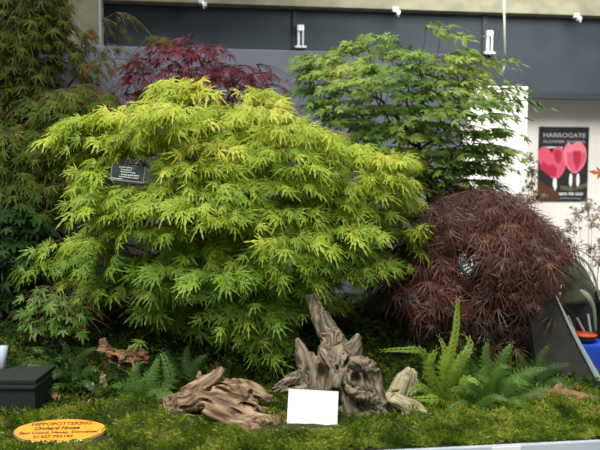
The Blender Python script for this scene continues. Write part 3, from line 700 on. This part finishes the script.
text_mesh('lettering', '01427 752185', .0125, w*.42, M['brownink'], pf, w*.45, h*.26, zf, bold=.0004)
# tags hung in the maples
def hang_tag(name, label, bl, br, tl, rows, loopto, rimmed=True):
    mtx, w, h = frame_from(bl, br, tl); r = empty(name, (0,0,0), mtx); tag(r, label, 'label')
    plt = local('plate', lbox(0,w,0,h,0,.0016), BOXF, M['tagface'], r, bevel=.0007)
    if rimmed: 
        mb = MB(); mb.add(lbox(-.001,w+.001,-.001,.003,-.0005,.0022), BOXF); mb.add(lbox(-.001,.002,0,h,-.0005,.002), BOXF); mb.add(lbox(w-.002,w+.001,0,h,-.0005,.002), BOXF); mb.build('rim', M['tagrim'], r, smooth=False, loc=(0,0,0))
    mb = MB(); rr = random.Random(4)
    for (x0, x1, y, t) in rows:
        x = x0*w
        while x < x1*w:
            l = rr.uniform(.003, .008); e = min(x+l, x1*w); yy = y*h + rr.uniform(-.0008,.0008); mb.add(lbox(x, e, yy, yy+t*h, .0017, .0019), BOXF); x = e + rr.uniform(.001, .0025)
    mb.build('lettering', M['ink'], plt, smooth=False, loc=(0,0,0))
    inv = mtx.inverted(); a = Vector((w/2, h, .001)); b = inv @ loopto
    mb = MB(); mb.tube([a-Vector((w*.12,.003,0)), a.lerp(b,.6)-Vector((.002,0,0)), b, a.lerp(b,.6)+Vector((.002,0,0)), a+Vector((w*.12,-.003,0))], [.0006]*5, k=4); mb.build('wire', M['tagrim'], r, loc=(0,0,0))
hang_tag('hanging_tag', 'dark rectangular name tag hung in the upper left of the lime maple', P(110.5,179.5,2.27), P(143.5,183,2.27), P(110.5,163,2.275),
  [(.22,.62,.8,.06),(.28,.6,.66,.06),(.28,.72,.52,.06),(.3,.85,.34,.08),(.25,.85,.22,.06),(.02,.35,.08,.06)], P(128,154,2.3))
hang_tag('hanging_tag', 'small tilted grey tag hung in the bronze maple', P(466,276.5,2.37), P(474.5,271.5,2.37), P(459.5,262,2.375),
  [(.3,.9,.15,.1),(.2,.85,.38,.09),(.3,.8,.6,.08)], P(463,252,2.42), False)
# poster
mtx, w, h = frame_from(PD(537,201.5,WD-.004), PD(587,201.5,WD-.004), PD(537,126.5,WD-.004))
po = empty('poster', (0,0,0), mtx); tag(po, 'black poster with two large pink blooms on the white wall', 'poster')
sh = local('sheet', lbox(0,w,0,h,0,.0015), BOXF, M['poster'], po)
def pp(name, pts, m, lvl):
    V = [Vector((x*w, (1-y)*h, .0016+.0003*lvl+dz)) for dz in (0,.0002) for x, y in pts]; k = len(pts)
    local(name, V, [tuple(range(k-1,-1,-1)), tuple(range(k,2*k))]+[(i,(i+1)%k,k+(i+1)%k,k+i) for i in range(k)], m, po)
def ell(cx, cy, rx, ry, a0=0, a1=360, k=24): return [(cx+rx*math.cos(math.radians(a0+(a1-a0)*i/k)), cy-ry*math.sin(math.radians(a0+(a1-a0)*i/k))) for i in range(k)]
heart = [(0.0,.33),(.03,.285),(.1,.262),(.18,.275),(.235,.325),(.27,.36),(.3,.3),(.36,.265),(.44,.27),(.5,.31),(.54,.38),(.56,.47),(.54,.56),(.48,.64),(.4,.69),(.28,.685),(.16,.6),(.05,.52),(0.0,.44)]
pp('leaf_shadow', [(0,.7),(.18,.78),(.4,.86),(.45,.995),(.0,.995)], M['pbrown'], 0)
pp('haze_band', [(.45,.78),(.75,.81),(.999,.74),(.999,.8),(.7,.86),(.45,.84)], M['pgreen'], 0)
pp('bloom', heart, M['pink'], 2)
pp('petal', [(.3,.33),(.38,.3),(.46,.34),(.46,.44),(.4,.5),(.33,.44)], M['pinkd'], 3)
pp('petal', [(.02,.55),(.1,.46),(.2,.52),(.3,.5),(.38,.56),(.36,.66),(.24,.66),(.12,.6)], M['pinkd'], 3)
tul = [(.5,.4),(.49,.33),(.52,.26),(.57,.22),(.6,.2),(.66,.24),(.72,.2),(.8,.19),(.88,.22),(.94,.28),(.96,.36),(.95,.44),(.91,.52),(.84,.58),(.76,.62),(.68,.61),(.6,.56),(.54,.5)]
pp('bloom', tul, M['pinkl'], 4)
pp('petal', [(.56,.34),(.94,.34),(.93,.44),(.88,.52),(.78,.6),(.68,.59),(.58,.5)], M['pink'], 5)
pp('petal', [(.68,.32),(.84,.32),(.85,.45),(.77,.58),(.7,.46)], M['pinkd'], 6)
pp('stem', [(.31,.69),(.37,.69),(.385,.8),(.35,.86),(.3,.78)], M['ink'], 3)
for x in (.655, .8): pp('stem', ell(x, .71, .033, .09), M['ink'], 4)
pp('stem', [(.7,.62),(.76,.62),(.76,.82),(.73,.86),(.7,.82)], M['pbrown'], 3)
text_mesh('lettering', 'HARROGATE', .052, w*.84, M['posttext'], sh, w*.51, h*.885, .0023, bold=.0006)
text_mesh('lettering', 'FLOWER SHOWS', .034, w*.82, M['posttext'], sh, w*.51, h*.80, .0029)
mb = MB()
for i in range(11): mb.add(lbox(w*(.09+.036*i), w*(.09+.036*i+.027), h*.715, h*.735, .0018, .002), BOXF)
mb.build('small_print', M['ink'], sh, smooth=False, loc=(0,0,0))
text_mesh('lettering', '0870 758 3333', .03, w*.48, M['ink'], sh, w*.67, h*.1, .0026, bold=.0008)
text_mesh('lettering', 'www.flowershow.org.uk', .02, w*.44, M['posttext'], sh, w*.67, h*.045, .0026)

# brackets, clamps and rod on the dark screens
def bracket(px, y0, y1, label):
    D = 4.93; a = ha(px, D); z1 = hz(px, y0, D); z0 = hz(px, y1, D); b = H(a, D, z0)
    r = empty('metal_bracket', b); tag(r, label, 'bracket', 'metal brackets on the dark screens')
    hb('channel', M['metal'], (a-.026, a-.010, D-.012, D+.02, z0, z1-.02), r); hb('channel', M['metal'], (a+.008, a+.018, D-.02, D+.02, z0, z1), r)
    hb('head_plate', M['metal'], (a-.03, a+.02, D-.024, D+.02, z1-.045, z1), r, bevel=.004); hb('foot_plate', M['metal'], (a-.045, a+.04, D-.02, D+.02, z0-.008, z0+.006), r)
bracket(301, 25.5, 47, 'pale metal bracket on the dark screen, above the middle of the lavender board')
bracket(487, 31, 53, 'pale metal bracket on the dark screen beside the hanging rod')
def clamp(px, py, label):
    D = 4.86; p = PD(px, py, D); a = p.dot(U); z = p.z
    r = empty('metal_clamp', H(a, D, z-.04)); tag(r, label, 'clamp', 'metal clamps under the beam')
    hb('jaw', M['metal'], (a-.03, a+.01, D-.04, D-.005, z+.0, z+.035), r, bevel=.006); hb('jaw', M['metal'], (a-.005, a+.028, D-.04, D-.005, z-.018, z+.012), r, bevel=.006)
    mb = MB(); mb.tube([H(a+.0,D-.05,z+.01), H(a+.008,D-.05,z-.04)], [.007,.007], k=8); mb.build('bolt', M['metal'], r, H(a,D,z))
clamp(203, 5, 'metal clamp under the beam above the purple maple'); clamp(395.5, 13, 'metal clamp under the beam above the green maple'); clamp(576, 19, 'metal clamp under the beam above the poster')
mb = MB(); mb.tube([PD(503.5,-30,4.6), PD(505,66,4.6)], [.008,.008], k=10); mb.tube([PD(505,64,4.6), PD(503,72,4.62), PD(498,76,4.7)], [.008,.007,.005], k=8)
o = mb.build('hanging_rod', M['tagrim'], None, PD(504,30,4.6)); tag(o, 'thin pale rod hanging down before the dark screen at right', 'rod')

# left crate and cup
a0, a1 = P(-60,400,2.0), P(35,400,2.0)
r = empty('plastic_crate', Vector((a0.x/2+a1.x/2, 2.06, gz(a1.x,2.0)-.02))); tag(r, 'dark grey crate cut by the left edge of the photo', 'crate')
zc = P(20,413,2.0).z; zt2 = P(20,388,2.0).z
def wb(name, m, x0, x1, y0, y1, z0, z1, parent, bevel=0):
    V = lbox(x0,x1,y0,y1,z0,z1); o = wpos(parent); return link(name, pymesh(name, V, BOXF, m, o, bevel=bevel), None, parent)
wb('body', M['crate'], a0.x, a1.x, 2.0, 2.2, zc-.02, zt2, r, .003); wb('rim', M['black'], a0.x-.002, a1.x+.002, 1.995, 2.205, zt2-.004, zt2+.004, r, .0015)
wb('foot_strip', M['tagrim'], a0.x, a1.x, 1.997, 2.0, zc, zc+.0025, r)
wb('lid', M['crate'], a0.x+.006, a1.x-.004, 2.02, 2.19, zt2+.004, zt2+.02, r, .004)
mb = MB(); mb.tube([P(2,377,2.15), P(3,362,2.15), P(4,346,2.15)], [.005,.009,.014], k=14)
o = mb.build('plastic_cup', M['cup'], None, P(2,377,2.15)); tag(o, 'pale blue flared plastic cup at the left edge above the dark crate', 'cup')

# right: blue table, grey board, canvas hood, sticks
bt = hb('side_table', M['blue'], (1.45, 2.2, 2.62, 2.98, .0, .655), bevel=.01); tag(bt, 'side table draped in bright blue cloth at the right edge', 'table')
# leaning grey board with pale edge
q = [P(530,322,2.44), P(556,298,2.45), P(575,338,2.41), P(603,390,2.36), P(590,390,2.36), P(540,386,2.40)]
mb = MB(); k = len(q); mb.add([v for v in q]+[v+Vector((0,.02,0)) for v in q], [tuple(range(k)), tuple(range(2*k-1,k-1,-1))]+[(i,i+k,(i+1)%k+k,(i+1)%k) for i in range(k)])
gb = mb.build('leaning_board', M['greyboard'], None, q[4], smooth=False); tag(gb, 'dark grey board leaning against the blue side table', 'board')
e = [P(556,296,2.445), P(575,336,2.405), P(605,391,2.355)]
mb = MB(); mb.tube(smooth_path(e,4), [.002+.011*i/8 for i in range(9)], k=8, flat=.5); mb.build('pale_edge', M['greyedge'], gb, q[4])
# hood
hc = P(556,302,2.95); V = []; Fc = []; nu, nv = 22, 14; sx = 49*2.95/F; sz = 48*2.95/F
for j in range(nv+1):
    for i in range(nu+1):
        u_ = math.pi*i/nu; v_ = math.pi/2*j/nv*.98
        rr = 1+.03*math.cos(u_*6)
        V.append(hc+Vector((sx*rr*math.cos(u_)*math.cos(v_*.999), -.26*math.sin(v_)*rr*.6+.1, sz*rr*math.sin(u_)*math.cos(v_*.8)**.8)))
for j in range(nv):
    for i in range(nu): q0 = j*(nu+1)+i; Fc.append((q0,q0+1,q0+nu+2,q0+nu+1))
hr = empty('hooded_carrier', hc); tag(hr, 'dark olive canvas hooded carrier behind the right side of the bronze maple', 'carrier')
me = pymesh('cover', V, Fc, M['olive'], hc, True); ob = link('cover', me, None, hr); sd = ob.modifiers.new('s','SOLIDIFY'); sd.thickness = .008
mb = MB(); mb.tube(smooth_path([P(570,255,2.93), P(584,260,2.9), P(594,276,2.88), P(600,302,2.88)],5), [.005]*16, k=8); mb.build('seam', M['olive2'], hr, hc)
mb = MB(); mb.tube(smooth_path([P(580,290,2.86), P(588,297,2.83), P(594,310,2.83), P(596,332,2.84)],5), [.004,.007,.01,.012,.013,.013,.013,.012,.011,.01,.009,.008,.007,.006,.005,.004], k=8, flat=.5); mb.build('binding', M['olive2'], hr, hc)
b1 = P(546,345,2.98); b2 = P(592,302,2.98)
link('body', pymesh('body', lbox(b1.x, b2.x, 2.92, 3.02, .655, b2.z+.03), BOXF, M['black'], hc, bevel=.01), None, hr)
# black pot with sticks on the blue table
pb = P(583,346,2.86); pb.z = .655
r = empty('tool_caddy', pb); tag(r, 'black pot standing on the blue side table under the olive canvas hood', 'pot')
mb = MB(); mb.tube([pb, pb+Vector((0,0,.03))], [.05,.055], k=20); mb.build('body', M['black'], r, pb)
mb = MB(); mb.tube([pb+Vector((0,0,.03)), pb+Vector((0,0,.036))], [.058,.058], k=20); mb.build('rim', M['orange'], r, pb)
for i, (xa, ya, xb, yb, lab) in enumerate(((578,340,568,316,'pale plant stick leaning left in the black pot'),(589,341,577,318,'pale plant stick in the middle of the black pot'),(592,340,588,314,'pale plant stick standing nearly upright in the black pot'))):
    mb = MB(); a = P(xa,ya,2.9+.01*i); mb.tube([a, P(xb,yb,2.88+.02*i)], [.007,.005], k=6); mb.add([v+a for v in lbox(-.008,.008,-.002,.002,-.012,.0)], BOXF)
    o = mb.build('plant_stick', M['stick'], None, a, smooth=False); tag(o, lab, 'stick', 'pale sticks in the black pot')

bx = P(604,345,2.95); bx.z = .655
o = link('black_box', pymesh('black_box', [bx+v for v in lbox(-.045,.16,-.05,.05,0,.21)], BOXF, M['black'], bx, bevel=.006), None, None, bx); tag(o, 'black box on the blue side table at the right edge', 'box')
# dried flower sprays before the white wall
def spray(label, base, heads, seed):
    rr = random.Random(seed); b = P(*base); root = empty('dried_flower_spray', b); tag(root, label, 'flower', 'dried flower sprays before the white wall')
    for (px, py, Y, spx) in heads:
        mb = MB(); pos = []; t = P(px, py, Y); path = smooth_path([b, b.lerp(t,.5)+Vector((rr.uniform(-.01,.02),0,.03)), t], 5); mb.tube(path, [.0016-.0001*i for i in range(len(path))], k=4)
        for i in range(48):
            c = t + Vector((rr.uniform(-1,1)*spx*1.6, rr.uniform(-.03,.03), rr.uniform(-1,1)*spx*1.5)); mb.tube([t.lerp(c,.2), c], [.0008,.0005], k=3, cap=False); pos.append(c)
        stm = mb.build('stem', M['twig_red'], root, b)
        n = len(pos); P_ = np.array([tuple(v) for v in pos]); R1 = RNG.normal(size=(n,3)); R2 = RNG.normal(size=(n,3))
        link('flower_head', leaves_mesh('flower_head', 'blob', P_, R1, R2, RNG.uniform(.008,.018,n), RNG.uniform(0,1,n), M['spray'], b), None, stm)
spray('tall narrow dried flower spray beside the left edge of the poster', (531,260,3.05), [(529,158,3.05,.016),(532,172,3.05,.018),(528,186,3.05,.02),(534,198,3.05,.02),(522,200,3.05,.02),(540,196,3.05,.018)], 2)
spray('loose dried flower spray below the poster at the right edge', (590,320,3.1), [(578,214,3.1,.025),(592,222,3.1,.025),(588,206,3.1,.02),(602,212,3.1,.025),(572,226,3.1,.02)], 3)
spray('low dried flower spray above the canvas hood', (598,330,3.15), [(598,262,3.1,.02),(592,250,3.12,.018),(604,244,3.1,.02)], 4)
b = P(606,300,3.1); mb = MB(); r = empty('orange_leaf_sprig', b); tag(r, 'orange leaf on a thin sprig at the right edge beside the poster', 'leaf')
mb.tube(smooth_path([b, P(610,240,3.1), P(600,173,3.1)],6), [.0018]*13, k=4); mb.build('stem', M['twig_red'], r, b)
link('leaf', leaves_mesh('leaf','blob', np.array([tuple(P(600,173,3.1)), tuple(P(604,170,3.1))]), np.array([[-1,0,.1],[-.8,0,-.3]]), np.array([[0,-1,.3]]*2), np.array([.05,.04]), np.array([.5,.8]), M['orange_leaf'], b), None, r)

# ================================================================ LIGHT AND CAMERA
w_ = bpy.data.worlds.new('hall_daylight'); SC.world = w_; w_.use_nodes = True
bg = w_.node_tree.nodes['Background']; nt = w_.node_tree
tc = nt.nodes.new('ShaderNodeTexCoord'); sx_ = nt.nodes.new('ShaderNodeSeparateXYZ'); cr = nt.nodes.new('ShaderNodeValToRGB')
nt.links.new(tc.outputs['Generated'], sx_.inputs[0]); nt.links.new(sx_.outputs['Z'], cr.inputs[0]); nt.links.new(cr.outputs[0], bg.inputs['Color'])
cr.color_ramp.elements[0].position = 0; cr.color_ramp.elements[0].color = (.22,.22,.21,1)
cr.color_ramp.elements[1].position = .7; cr.color_ramp.elements[1].color = (.97,.98,.97,1)
bg.inputs['Strength'].default_value = .75
sl = bpy.data.lights.new('roof_daylight', 'SUN'); sl.energy = 4.0; sl.angle = math.radians(22); sl.color = (1,.98,.93)
so_ = bpy.data.objects.new('roof_daylight', sl); COL.objects.link(so_); so_.location = (0,0,4)
so_.rotation_euler = Vector((-.25,-.42,1.0)).to_track_quat('Z','Y').to_euler()
al = bpy.data.lights.new('added_wall_light', 'AREA'); al.shape = 'RECTANGLE'; al.size = 2.2; al.size_y = .8; al.energy = 75; al.color = (1,.98,.93)  # added area light, out of view, brightens the right of the white wall
alo = bpy.data.objects.new('added_wall_light', al); COL.objects.link(alo); alo.location = (1.7, 3.9, 3.1); alo.rotation_euler = (Vector((1.7,3.9,3.1))-Vector((1.9,5.6,1.3))).to_track_quat('Z','Y').to_euler()
cd = bpy.data.cameras.new('camera'); co_ = bpy.data.objects.new('camera', cd); COL.objects.link(co_)
cd.sensor_width = 36; cd.lens = F*36/600; co_.location = CAM; co_.rotation_euler = (math.radians(90)+PITCH, 0, 0)
cd.dof.use_dof = True; cd.dof.focus_distance = 2.2; cd.dof.aperture_fstop = 3.5
SC.camera = co_
SC.view_settings.view_transform = 'Standard'; SC.view_settings.look = 'None'; SC.view_settings.gamma = 1; SC.view_settings.exposure = 0
